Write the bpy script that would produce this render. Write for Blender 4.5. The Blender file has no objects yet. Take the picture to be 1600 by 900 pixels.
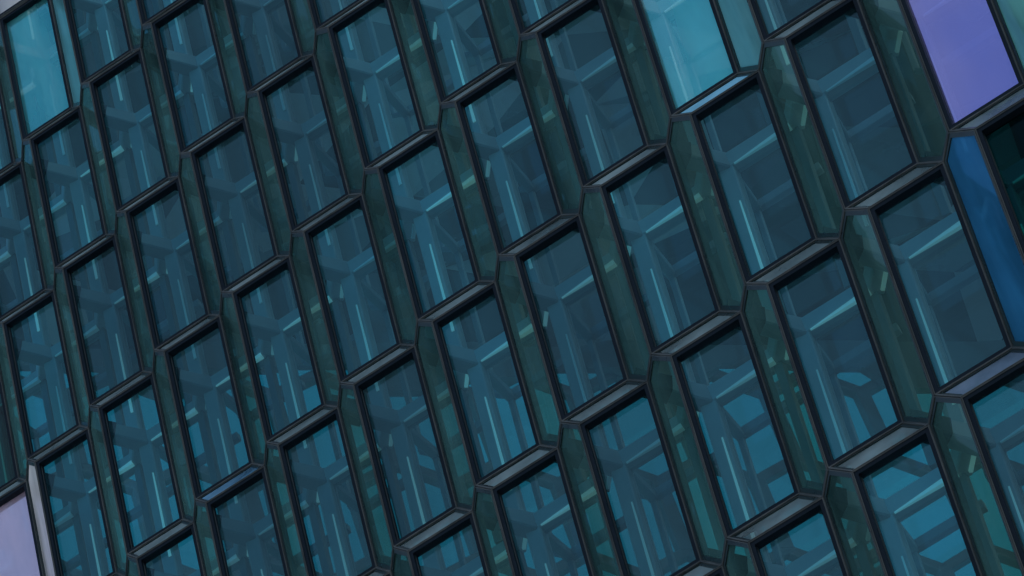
import bpy, bmesh, math, random
from mathutils import Vector, Matrix
random.seed(4)
R = math.radians
S = bpy.context.scene
COL = S.collection

# ------------------------------------------------------------------ camera
Z0 = 26.6                                   # height of the lattice origin above the plaza
yaw, pit, rol = -0.69691684, 0.806208, -0.36332109
fwd = Vector((math.cos(pit)*math.sin(yaw), math.cos(pit)*math.cos(yaw), math.sin(pit)))
rt0 = Vector((math.cos(yaw), -math.sin(yaw), 0)); up0 = rt0.cross(fwd)
rt = rt0*math.cos(rol) + up0*math.sin(rol)
upv = up0*math.cos(rol) - rt0*math.sin(rol)
cd = bpy.data.cameras.new('camera'); cam = bpy.data.objects.new('camera', cd); COL.objects.link(cam)
cam.matrix_world = Matrix(((rt.x, upv.x, -fwd.x, 13.05266668), (rt.y, upv.y, -fwd.y, -16.84278727),
                           (rt.z, upv.z, -fwd.z, -24.97973646 + Z0), (0, 0, 0, 1)))
cd.sensor_width = 36; cd.lens = math.exp(8.73083803)/1600*36
cd.clip_start = 0.1; cd.clip_end = 5000
S.camera = cam

# ------------------------------------------------------------------ sky, sun, exposure
SUN_EL, SUN_AZ = R(55), R(62)              # azimuth from +Y towards +X
W = bpy.data.worlds.new('World'); S.world = W; W.use_nodes = True
nt = W.node_tree; nt.nodes.clear()
sk = nt.nodes.new('ShaderNodeTexSky'); sk.sky_type = 'NISHITA'; sk.sun_disc = False
sk.sun_elevation = SUN_EL; sk.sun_rotation = SUN_AZ
sk.air_density = 1.2; sk.dust_density = 3.0; sk.ozone_density = 1.5
bg = nt.nodes.new('ShaderNodeBackground'); bg.inputs['Strength'].default_value = 0.13
wo = nt.nodes.new('ShaderNodeOutputWorld')
nt.links.new(sk.outputs[0], bg.inputs[0]); nt.links.new(bg.outputs[0], wo.inputs[0])
ld = bpy.data.lights.new('sun', 'SUN'); ld.energy = 0.8; ld.angle = R(22); ld.color = (1, .95, .88)
sun = bpy.data.objects.new('sun', ld); COL.objects.link(sun)
sdir = Vector((math.sin(SUN_AZ)*math.cos(SUN_EL), math.cos(SUN_AZ)*math.cos(SUN_EL), math.sin(SUN_EL)))
sun.rotation_euler = sdir.to_track_quat('Z', 'Y').to_euler(); sun.location = (30, -20, 70)
vs = S.view_settings
vs.view_transform = 'Standard'; vs.look = 'None'; vs.gamma = 1; vs.use_curve_mapping = False
vs.exposure = 0.42
S.render.engine = 'CYCLES'
cy = S.cycles
cy.use_denoising = True; cy.max_bounces = 10; cy.transparent_max_bounces = 24
cy.glossy_bounces = 4; cy.diffuse_bounces = 3; cy.caustics_reflective = False; cy.caustics_refractive = False

# ------------------------------------------------------------------ materials
class NT:
    def __init__(s, name):
        s.m = bpy.data.materials.new(name); s.m.use_nodes = True
        s.t = s.m.node_tree; s.t.nodes.clear()
        s.out = s.n('ShaderNodeOutputMaterial')
    def n(s, ty, **k):
        q = s.t.nodes.new(ty)
        for a, b in k.items():
            if hasattr(q, a): setattr(q, a, b)
        return q
    def l(s, a, b): s.t.links.new(a, b)
    def math(s, op, a, b=None, clamp=False):
        q = s.n('ShaderNodeMath'); q.operation = op; q.use_clamp = clamp
        for k, v in enumerate((a, b)):
            if v is None: continue
            if isinstance(v, (int, float)): q.inputs[k].default_value = v
            else: s.l(v, q.inputs[k])
        return q.outputs[0]
    def noise(s, scale, detail=4, rough=.55, stretch=None, kind='Object'):
        tc = s.n('ShaderNodeTexCoord') if kind != 'World' else s.n('ShaderNodeNewGeometry')
        o = tc.outputs['Position'] if kind == 'World' else tc.outputs[kind]
        if stretch:
            mp = s.n('ShaderNodeMapping'); mp.inputs['Scale'].default_value = stretch
            s.l(o, mp.inputs[0]); o = mp.outputs[0]
        q = s.n('ShaderNodeTexNoise'); q.inputs['Scale'].default_value = scale
        q.inputs['Detail'].default_value = detail; q.inputs['Roughness'].default_value = rough
        s.l(o, q.inputs['Vector']); return q.outputs['Fac']
    def ramp(s, f, stops):
        q = s.n('ShaderNodeValToRGB'); e = q.color_ramp.elements
        while len(e) < len(stops): e.new(.5)
        for k, (p, c) in enumerate(stops): e[k].position = p; e[k].color = (*c, 1)
        s.l(f, q.inputs[0]); return q.outputs[0]
    def rng(s, f, a, b, c, d):
        q = s.n('ShaderNodeMapRange'); 
        for k, v in enumerate((a, b, c, d)): q.inputs[k+1].default_value = v
        s.l(f, q.inputs[0]); return q.outputs[0]

def paint(name, c0, c1, rough=.45, metal=0., scale=3., bump=.0, stretch=None, kind='World', spec=.5):
    N = NT(name); p = N.n('ShaderNodeBsdfPrincipled'); p.inputs['Specular IOR Level'].default_value = spec
    f = N.noise(scale, 5, .6, stretch, kind)
    N.l(N.ramp(f, [(.3, c0), (.7, c1)]), p.inputs['Base Color'])
    N.l(N.rng(f, .3, .7, rough-.08, rough+.1), p.inputs['Roughness'])
    p.inputs['Metallic'].default_value = metal
    if bump:
        b = N.n('ShaderNodeBump'); b.inputs['Strength'].default_value = bump; b.inputs['Distance'].default_value = .01
        N.l(f, b.inputs['Height']); N.l(b.outputs[0], p.inputs['Normal'])
    N.l(p.outputs[0], N.out.inputs[0]); return N.m

def glass(name, tint, f0=.05, dust=.05, dust_col=(.30, .34, .36), refl=(1, 1, 1), rough=.02, vary=.36, wave=.02, grazing=1.0, refl2=None):
    """sheet of tinted glass: tinted transmission, Fresnel reflection the same from both sides, a film of dust"""
    N = NT(name)
    geo = N.n('ShaderNodeNewGeometry'); oi = N.n('ShaderNodeObjectInfo')
    dot = N.n('ShaderNodeVectorMath'); dot.operation = 'DOT_PRODUCT'
    N.l(geo.outputs['Incoming'], dot.inputs[0]); N.l(geo.outputs['Normal'], dot.inputs[1])
    c = N.math('ABSOLUTE', dot.outputs['Value'])
    k = N.math('POWER', N.math('SUBTRACT', 1.0, c, True), 5.0)
    fres = N.math('ADD', N.math('MULTIPLY', k, (1-f0)*grazing), f0, True)
    # tint varies from brick to brick
    hsv = N.n('ShaderNodeHueSaturation'); hsv.inputs['Color'].default_value = (*tint, 1)
    N.l(N.rng(oi.outputs['Random'], 0, 1, 1-vary, 1+vary*.6), hsv.inputs['Value'])
    N.l(N.rng(oi.outputs['Random'], 0, 1, .9, 1.06), hsv.inputs['Saturation'])
    tr = N.n('ShaderNodeBsdfTransparent'); N.l(hsv.outputs[0], tr.inputs[0])
    gl = N.n('ShaderNodeBsdfGlossy'); gl.inputs['Color'].default_value = (*refl, 1); gl.inputs['Roughness'].default_value = rough
    if refl2:                                # the coating shifts hue across the sheet
        N.l(N.ramp(N.noise(.9, 3, .5, (1, 1, .5), 'World'), [(.36, refl), (.64, refl2)]), gl.inputs['Color'])
    bp = N.n('ShaderNodeBump'); bp.inputs['Strength'].default_value = wave; bp.inputs['Distance'].default_value = .3
    N.l(N.noise(1.1, 1, .4, None, 'World'), bp.inputs['Height']); N.l(bp.outputs[0], gl.inputs['Normal'])
    mx = N.n('ShaderNodeMixShader'); N.l(fres, mx.inputs[0]); N.l(tr.outputs[0], mx.inputs[1]); N.l(gl.outputs[0], mx.inputs[2])
    df = N.n('ShaderNodeBsdfDiffuse'); df.inputs['Color'].default_value = (*dust_col, 1)
    d1 = N.noise(1.6, 4, .55, (1, 1, .22), 'World')
    dfac = N.rng(d1, .3, .75, dust*.35, dust*1.6)
    m2 = N.n('ShaderNodeMixShader'); N.l(dfac, m2.inputs[0]); N.l(mx.outputs[0], m2.inputs[1]); N.l(df.outputs[0], m2.inputs[2])
    N.l(m2.outputs[0], N.out.inputs[0]); return N.m

M = {}
M['body'] = paint('dark_anodised_frame', (.005, .012, .020), (.010, .019, .030), .42, 0, 2.5, spec=.12)
M['cap'] = paint('bare_metal_edge', (.042, .052, .050), (.115, .130, .126), .5, .0, 5, stretch=(1, 1, .3), spec=.3)
M['frit'] = paint('green_black_border', (.014, .028, .029), (.024, .044, .045), .3, 0, 3, spec=.3)
M['steel'] = paint('painted_steel_tube', (.36, .37, .38), (.45, .46, .47), .45, 0, 1.5)
M['mid_steel'] = paint('grey_painted_steel', (.20, .21, .22), (.27, .28, .29), .5, 0, 1.5)
M['dark_steel'] = paint('dark_painted_steel', (.14, .16, .17), (.19, .21, .22), .5, 0, 1.5)
def lamp_strip():
    N = NT('lit_lamp_strip'); p = N.n('ShaderNodeBsdfPrincipled')
    p.inputs['Base Color'].default_value = (.8, .84, .84, 1); p.inputs['Roughness'].default_value = .3
    p.inputs['Emission Color'].default_value = (.72, 1, .93, 1)
    oi = N.n('ShaderNodeObjectInfo'); N.l(N.rng(oi.outputs['Random'], 0, 1, .0, .13), p.inputs['Emission Strength'])
    N.l(p.outputs[0], N.out.inputs[0]); return N.m
M['strip'] = lamp_strip()
M['pale'] = paint('pale_strip_cover', (.62, .66, .66), (.72, .76, .76), .3, 0, 4)
M['pane'] = glass('teal_window_glass', (.29, .80, .96), .06, .11, (.11, .35, .42), (.58, .95, 1.0))
M['side'] = glass('green_side_glass', (.32, .66, .62), .055, .25, (.16, .38, .35), (.65, .98, .97), grazing=.4)
M['ledge'] = glass('grey_ledge_glass', (.35, .50, .55), .08, .56, (.32, .42, .42), (.70, .93, .93), rough=.25, grazing=.5)
M['rear'] = glass('rear_glass', (.86, .94, .96), .04, .01, vary=.12)
M['cyan'] = glass('cyan_dichroic_glass', (.85, 1.0, 1.0), .34, .30, (.15, .90, 1.0), (.10, .84, .98), .03, wave=.06, refl2=(.32, 1.0, 1.0))
M['cyan_side'] = glass('cyan_side_glass', (.35, .85, .85), .20, .5, (.20, .56, .60), (.4, .95, 1.), .05, grazing=.5)
M['violet'] = glass('violet_dichroic_glass', (.30, .35, .85), .66, .22, (.46, .40, .84), (.44, .44, .98), .04, wave=.06, refl2=(.78, .62, 1.0))
M['lilac'] = glass('lilac_dichroic_glass', (.62, .62, .95), .62, .46, (.92, .76, 1.0), (1.0, .82, 1.0), .04, wave=.06, refl2=(.90, .84, 1.0))
M['pale_side'] = glass('pale_side_glass', (.7, .68, .72), .45, .8, (.90, .88, .84), (.98, .96, .92), .1)
M['blue_side'] = glass('blue_side_glass', (.05, .35, .80), .22, .62, (.04, .24, .46), (.08, .42, .9), .05, grazing=.5, refl2=(.3, .75, 1))
M['green_side'] = glass('sea_green_side_glass', (.25, .72, .62), .30, .8, (.22, .66, .58), (.4, .95, .85), .05)
M['black'] = glass('near_black_glass', (.02, .20, .20), .012, .0, refl=(.4, .7, .7), vary=.05, grazing=.5)
M['deepgreen'] = glass('dark_green_glass', (.06, .36, .34), .03, .02, vary=.05)
M['blue_ledge'] = glass('blue_ledge_glass', (.2, .4, .7), .12, .7, (.20, .42, .60), (.4, .75, .95), .2)
M['reflect_ledge'] = glass('ledge_glass_blue_reflection', (.3, .6, .8), .15, .8, (.30, .66, .82), (.6, .85, 1), .1)  # ledge glass with a blue reflection put into its colour
M['violet_ledge'] = glass('violet_ledge_glass', (.3, .3, .6), .10, .6, (.28, .38, .48), (.5, .75, .9), .1)

# ------------------------------------------------------------------ mesh helpers
def finish(name, bm, mats, parent=None, loc=None):
    bmesh.ops.recalc_face_normals(bm, faces=bm.faces[:])
    me = bpy.data.meshes.new(name); bm.to_mesh(me); bm.free()
    for m in mats: me.materials.append(m)
    o = bpy.data.objects.new(name, me); COL.objects.link(o)
    if parent: o.parent = parent
    if loc: o.location = loc
    return o
def tag(o, label=None, cat=None, group=None, kind=None):
    if label: o['label'] = label
    if cat: o['category'] = cat
    if group: o['group'] = group
    if kind: o['kind'] = kind
    return o
def pnormal(P):
    n = Vector((0, 0, 0))
    for k in range(len(P)): n += P[k].cross(P[(k+1) % len(P)])
    return n.normalized()
def inset(P, n, w):
    """offset every edge of the planar polygon P inwards by w"""
    K = len(P); out = []
    ctr = sum(P, Vector())/K
    E = []
    for k in range(K):
        a, b = P[k], P[(k+1) % K]; d = (b-a).normalized(); m = n.cross(d)
        if m.dot(ctr-a) < 0: m = -m
        E.append((a + m*w, d))
    for k in range(K):
        p, d = E[k-1]; q, e = E[k]
        # intersection of p + x d and q + y e in the plane
        dn = d.cross(e).dot(n)
        if abs(dn) < 1e-5: out.append(q.copy()); continue
        x = (q-p).cross(e).dot(n)/dn
        out.append(p + d*x)
    return out
def ring(bm, P, n, w0, w1, h0, h1, mi=0):
    """frame round the polygon P: from inset w0 to w1, from height h0 (front) to h1 (back) along the outward normal"""
    A, B = inset(P, n, w0), inset(P, n, w1); K = len(P)
    L = [[bm.verts.new(p + n*h) for p in X] for X, h in ((A, h0), (B, h0), (B, h1), (A, h1))]
    for r in range(4):
        for k in range(K):
            f = bm.faces.new((L[r][k], L[r][(k+1) % K], L[(r+1) % 4][(k+1) % K], L[(r+1) % 4][k])); f.material_index = mi
def sheet(bm, P, n, w, h, mi=0):
    f = bm.faces.new([bm.verts.new(p + n*h) for p in inset(P, n, w)]); f.material_index = mi
def tube(bm, p, q, w, h, ref=Vector((0, 0, 1)), mi=0, w2=None, h2=None, cham=.18):
    """bar of chamfered rectangular section from p to q; ref gives the direction of h"""
    d = (q-p).normalized(); x = d.cross(ref).normalized(); y = x.cross(d)
    w2 = w if w2 is None else w2; h2 = h if h2 is None else h2
    R_ = []
    for c, a, b in ((p, w/2, h/2), (q, w2/2, h2/2)):
        k = min(a, b)*cham
        pts = [(a, -b+k), (a, b-k), (a-k, b), (-a+k, b), (-a, b-k), (-a, -b+k), (-a+k, -b), (a-k, -b)]
        R_.append([bm.verts.new(c + x*i + y*j) for i, j in pts])
    for k in range(8):
        f = bm.faces.new((R_[0][k], R_[0][(k+1) % 8], R_[1][(k+1) % 8], R_[1][k])); f.material_index = mi
    for r in R_:
        f = bm.faces.new(r); f.material_index = mi
def box(bm, lo, hi, mi=0):
    v = [bm.verts.new((x, y, z)) for x in (lo[0], hi[0]) for y in (lo[1], hi[1]) for z in (lo[2], hi[2])]
    for q in ((0, 1, 3, 2), (4, 6, 7, 5), (0, 4, 5, 1), (2, 3, 7, 6), (0, 2, 6, 4), (1, 5, 7, 3)):
        f = bm.faces.new([v[k] for k in q]); f.material_index = mi

# ------------------------------------------------------------------ ground and the building round the lattice
def ground():
    N = NT('paving'); p = N.n('ShaderNodeBsdfPrincipled')
    g = N.n('ShaderNodeNewGeometry'); br = N.n('ShaderNodeTexBrick')
    br.inputs['Scale'].default_value = 1.0; br.inputs['Color1'].default_value = (.27, .27, .265, 1)
    br.inputs['Color2'].default_value = (.34, .335, .33, 1); br.inputs['Mortar'].default_value = (.07, .07, .07, 1)
    br.inputs['Mortar Size'].default_value = .012; br.inputs['Brick Width'].default_value = 1.2; br.inputs['Row Height'].default_value = .6
    N.l(g.outputs['Position'], br.inputs[0]); N.l(br.outputs[0], p.inputs['Base Color']); p.inputs['Roughness'].default_value = .8
    N.l(p.outputs[0], N.out.inputs[0])
    bm = bmesh.new(); s = 2500
    bm.faces.new([bm.verts.new(q) for q in ((-s, -s, 0), (s, -s, 0), (s, s, 0), (-s, s, 0))])
    tag(finish('plaza', bm, [N.m]), kind='structure')
ground()

V3 = Vector
u = V3((.572, .25453279, 0)); v = V3((-.27339917, .14183781, -1.63762349))
s_ = V3((.27339917, -.14183781, -.36237651)); t_ = V3((.21722498, -.11269498, .02584559))
C = u + s_ + t_; V = s_ + v
D = V3((-.5859, 1.0045, .5286))             # from a front corner to the same corner of the rear net
def tofront(n): return n if n.y < 0 else -n

# ------------------------------------------------------------------ one glass brick, every part a mesh of its own
def build_brick():
    root = bpy.data.objects.new('glass_brick', None); COL.objects.link(root)
    root.empty_display_size = .2
    O = V3((0, 0, 0))
    pane = [s_, s_+u, s_+u+v, s_+v]
    ledge = [O, u, u+s_, s_]
    c = s_+u
    side = [c, c+v, c+v+s_, c+v+s_+t_, c+s_+t_, c+t_]
    parts = {}
    n = tofront(pnormal(pane))
    bm = bmesh.new(); ring(bm, pane, n, .004, .040, -.002, -.088); ring(bm, pane, n, .003, .0095, .005, -.0015, 1)
    parts['frame'] = finish('front_frame', bm, [M['body'], M['cap']], root)
    bm = bmesh.new(); sheet(bm, pane, n, .037, -.074); parts['pane'] = finish('front_pane', bm, [M['pane']], root)
    n = tofront(pnormal(ledge))
    bm = bmesh.new(); ring(bm, ledge, n, .004, .040, -.002, -.05); ring(bm, ledge, n, .003, .016, .006, -.0015, 1)
    parts['ledge_frame'] = finish('ledge_frame', bm, [M['frit'], M['cap']], root)
    bm = bmesh.new(); sheet(bm, ledge, n, .036, -.012); parts['ledge'] = finish('ledge_panel', bm, [M['ledge']], root)
    n = tofront(pnormal(side))
    bm = bmesh.new(); ring(bm, side, n, .004, .042, -.002, -.06); ring(bm, side, n, .003, .0095, .005, -.0015, 1)
    parts['side_frame'] = finish('side_frame', bm, [M['frit'], M['cap']], root)
    bm = bmesh.new(); sheet(bm, side, n, .038, -.012); parts['side'] = finish('side_pane', bm, [M['side']], root)
    # steel behind the glass: rear net = front net moved by D
    d = u; Nn = s_ + D; Mm = s_ + u + D
    N2 = Nn + C; q0 = d + (N2-d)*.05          # the strut runs to the node behind the next brick
    bm = bmesh.new(); tube(bm, q0, N2, .13, .15, w2=.15, h2=.19); parts['strut'] = finish('strut', bm, [M['mid_steel']], root)
    bm = bmesh.new(); tube(bm, d + (N2-d)*.045, d.lerp(N2, .5), .15, .175, w2=.16, h2=.19); finish('strut_dark_cover', bm, [M['body']], parts['strut'])  # added dark cover; its colour paints the dark band behind the side glass
    bm = bmesh.new(); tube(bm, Nn, Mm, .13, .17); parts['beam'] = finish('beam', bm, [M['steel']], root)
    un = V3((u.y, -u.x, 0)).normalized()      # towards the viewer across the beam
    bm = bmesh.new(); tube(bm, Nn + u*.12 + un*.066 + V3((0, 0, -.086)), Mm - u*.03 + un*.07 + V3((0, 0, -.075)), .014, .014, w2=.05, h2=.055)
    finish('light_strip', bm, [M['strip']], parts['beam'])
    bm = bmesh.new(); tube(bm, Nn, Nn+v, .14, .14, un); parts['post'] = finish('post', bm, [M['steel']], root)
    side_ = V3((.03, .012, 0))
    bm = bmesh.new(); tube(bm, Nn+v*.26+un*.076+side_, Nn+v*.84+un*.076+side_, .012, .012, un, w2=.028)
    finish('light_strip', bm, [M['strip']], parts['post'])
    bm = bmesh.new(); tube(bm, Mm, Mm+v, .075, .09, un); finish('rear_post', bm, [M['dark_steel']], root)
    bm = bmesh.new(); tube(bm, D, Nn, .11, .11); parts['brace'] = finish('brace', bm, [M['steel']], root)
    bm = bmesh.new(); tube(bm, Mm, Mm+t_, .14, .16); parts['link'] = finish('link', bm, [M['steel']], root)
    bm = bmesh.new(); tube(bm, Mm + t_*.1 + V3((0, 0, -.085)) + u*.08, Mm + t_*.85 + V3((0, 0, -.085)) + u*.08, .03, .03); finish('light_strip', bm, [M['strip']], parts['link'])
    # a second, slimmer net further in
    E2 = D*1.85; b2 = s_ + E2; c2 = s_ + u + E2
    bm = bmesh.new(); tube(bm, Nn, b2, .08, .09); finish('inner_strut', bm, [M['dark_steel']], root)
    bm = bmesh.new(); tube(bm, b2, c2, .07, .09); finish('inner_beam', bm, [M['mid_steel']], root)
    bm = bmesh.new(); tube(bm, b2, b2+v, .05, .06, un); finish('inner_post', bm, [M['mid_steel']], root)
    bm = bmesh.new(); tube(bm, E2, b2, .05, .05); finish('inner_brace', bm, [M['dark_steel']], root)
    rp = [p + D for p in pane]; n = tofront(pnormal(rp))
    bm = bmesh.new(); sheet(bm, rp, n, .06, .0); finish('rear_pane', bm, [M['rear']], root)
    return root

proto = build_brick()
def copy_tree(o, parent=None):
    c = o.copy(); COL.objects.link(c)
    if parent: c.parent = parent
    for ch in list(o.children): copy_tree(ch, c)
    return c

COLS = {-10: (0, 0), -9: (-2, 0), -8: (-4, 1), -7: (-5, 1), -6: (-5, 2), -5: (-4, 2), -4: (-4, 3), -3: (-3, 3), -2: (-3, 3), -1: (-2, 4),
        0: (-2, 4), 1: (-1, 4), 2: (0, 4), 3: (0, 3), 4: (1, 2), 5: (1, 1)}
SEEN = {-8: (-1, 0), -7: (-3, 1), -6: (-4, 1), -5: (-3, 1), -4: (-3, 2), -3: (-2, 2), -2: (-2, 2), -1: (-1, 3), 0: (-1, 3), 1: (0, 3), 2: (0, 3), 3: (1, 2), 4: (1, 1)}
SPECIAL = {  # (front pane, side pane, ledge) materials and label
    (-6, -3): ('cyan', 'cyan_side', None, 'bright cyan glass brick in the top corner below the pale grey sliver'),
    (-6, -4): ('pale_side', None, 'pale_side', 'pale grey sliver of glass brick above the corner cyan pane'),
    (1, 0): ('cyan', 'cyan_side', None, 'larger bright cyan glass brick cut by the top edge'),
    (3, 1): ('violet', 'green_side', None, 'violet glass brick with a sea green side strip'),
    (3, 2): ('black', None, None, 'near black glass brick directly below the violet pane'),
    (2, 2): (None, 'blue_side', None, 'teal glass brick with a deep blue side strip, beside the near black pane'),
    (-8, 0): ('lilac', 'pale_side', None, 'pale lilac glass brick with a whitish side strip in the bottom corner'),
    (-8, -1): ('deepgreen', None, None, 'dark green glass brick above the lilac bottom corner pane'),
    (-5, 1): (None, None, 'blue_ledge', 'teal glass brick topped by a narrow bright blue ledge'),
    (2, 3): (None, None, 'violet_ledge', 'teal glass brick topped by a wide violet grey ledge'),
    (1, 1): (None, None, 'reflect_ledge', 'teal glass brick with a blue reflection on its ledge below the larger cyan pane'),
}
ORD = ['topmost', 'second from top', 'third from top', 'fourth from top', 'fifth from top', 'sixth from top']
WHERE = {-7: 'column beside the lilac bottom corner pane', -6: 'column of the corner cyan pane', -5: 'column with the narrow blue ledge',
         -4: 'fifth column left of the larger cyan pane', -3: 'fourth column left of the larger cyan pane', -2: 'third column left of the larger cyan pane',
         -1: 'second column left of the larger cyan pane', 0: 'column just left of the larger cyan pane', 1: 'column of the larger cyan pane',
         2: 'column with the deep blue side strip', 3: 'column of the violet pane', 4: 'column right of the violet pane', -8: 'column of the lilac bottom corner pane'}
GROUP = 'glass bricks of the facade'
def setmat(o, key):
    o.material_slots[0].link = 'OBJECT'; o.material_slots[0].material = M[key]
first = True
for i in sorted(COLS):
    for j in range(COLS[i][0], COLS[i][1]+1):
        o = proto if first else copy_tree(proto); first = False
        o.location = C*i + V*j + V3((0, 0, Z0))
        sp = SPECIAL.get((i, j)); seen = i in SEEN and SEEN[i][0] <= j <= SEEN[i][1]
        if sp:
            for ch in o.children:
                kind = ch.name.split('.')[0]
                for key, nm in zip(sp[:3], ('front_pane', 'side_pane', 'ledge_panel')):
                    if key and kind == nm: setmat(ch, key)
            lab = sp[3]
        elif seen:
            lab = 'teal glass brick, %s in the %s' % (ORD[j-SEEN[i][0]], WHERE[i])
        else:
            lab = 'teal glass brick of the facade beyond the edge of the picture'
        tag(o, lab, 'glass brick', GROUP)

# ------------------------------------------------------------------ the hall behind the bricks
ZC = 15.74 + Z0                              # ceiling height
E0 = V3((-16.1, 7.0, 0)); ED = V3((.375, .927, 0)).normalized()   # foot line of the glazed end wall
def facet_ceiling():
    bm = bmesh.new()
    nx, ny, cell = 26, 26, 1.6
    pts = {}
    EN = V3((ED.y, -ED.x, 0))
    for a in range(nx+1):
        for b in range(ny+1):
            p = E0 + ED*(b*cell - 6.5 + (0 if a % 2 else .5)*cell) + EN*(a*cell*.9)
            z = ZC + (0 if a == 0 else random.choice((0, .25, .55, .8)) + random.uniform(-.1, .1))
            pts[a, b] = bm.verts.new((p.x, p.y, z))
    for a in range(nx):
        for b in range(ny):
            q = [pts[a, b], pts[a+1, b], pts[a+1, b+1], pts[a, b+1]]
            for tri in ((q[0], q[1], q[2]), (q[0], q[2], q[3])):
                if sum(w.co.y for w in tri)/3 > 1.8:
                    f = bm.faces.new(tri); f.material_index = random.choice((0, 0, 1, 2))
    for w in [w for w in bm.verts if not w.link_faces]: bm.verts.remove(w)
    ms = [paint('ceiling_panel_dark', (.05, .055, .06), (.08, .085, .09), .35, 0, .6),
          paint('ceiling_panel_mid', (.15, .16, .17), (.20, .21, .22), .3, 0, .6),
          paint('ceiling_panel_light', (.32, .34, .35), (.40, .42, .43), .3, 0, .6)]
    tag(finish('ceiling', bm, ms), kind='structure')
facet_ceiling()
def shell():
    m = paint('hall_wall_grey', (.10, .105, .11), (.15, .155, .16), .7, 0, .4)
    bm = bmesh.new(); box(bm, (-12, 30, 0), (24, 30.5, ZC+3)); tag(finish('hall_wall', bm, [m]), kind='structure')
    bm = bmesh.new(); box(bm, (-19, 1.8, 16.0), (24, 30, 16.4)); tag(finish('hall_floor', bm, [paint('hall_floor_stone', (.18, .18, .18), (.24, .24, .24), .5, 0, .7)]), kind='structure')
shell()
def end_wall():
    root = bpy.data.objects.new('glazed_end_wall', None); COL.objects.link(root)
    root.location = E0 + V3((0, 0, 16.4))
    tag(root, 'far glazed wall of hexagonal blue panes seen through the lower bricks', 'glass wall')
    Zt = ZC - 16.4 - .02
    m = glass('blue_wall_glass', (.05, .37, .31), .06, .03, (.05, .3, .33), vary=0)
    bm = bmesh.new()
    a, b = ED*-5, ED*22
    bm.faces.new([bm.verts.new(p) for p in (a, b, b+V3((0, 0, Zt)), a+V3((0, 0, Zt)))])
    finish('wall_glazing', bm, [m], root)
    bm = bmesh.new(); EN = V3((ED.y, -ED.x, 0))
    w, h, k = 1.5, 2.6, .45
    for r in range(11):
        z = Zt - r*h*.72 - .3
        for q in range(-3, 15):
            x = q*w + (w/2 if r % 2 else 0)
            P = lambda dx, dz: ED*(x+dx) + EN*.12 + V3((0, 0, z+dz))
            if z-1.87 < 8: continue
            tube(bm, P(0, 0), P(w/2, -k), .16, .16, EN)
            tube(bm, P(w/2, -k), P(w, 0), .16, .16, EN)
            tube(bm, P(w/2, -k), P(w/2, -h*.72), .22, .18, EN)
    zz = [random.choice((.33, .42, .62, .9)) for _ in range(40)]
    for q in range(0, 22):
        A = ED*(q*1.3 - 5) + EN*.25; B = ED*((q+1)*1.3 - 5) + EN*.25
        for (P0, P1, d0, d1) in ((A, A.lerp(B, .7), zz[q], zz[q]), (A.lerp(B, .7), B, zz[q], zz[q+1])):
            vv = [bm.verts.new(p + EN*o + V3((0, 0, Zt - d))) for o in (0, .12) for p, d in ((P0, -.9), (P1, -.9), (P1, d1), (P0, d0))]
            for f in ((0, 1, 2, 3), (7, 6, 5, 4), (3, 2, 6, 7), (0, 4, 5, 1), (0, 3, 7, 4), (1, 5, 6, 2)): bm.faces.new([vv[k] for k in f])
    fr = finish('hexagonal_mullions', bm, [M['dark_steel']], root)
    return root
end_wall()
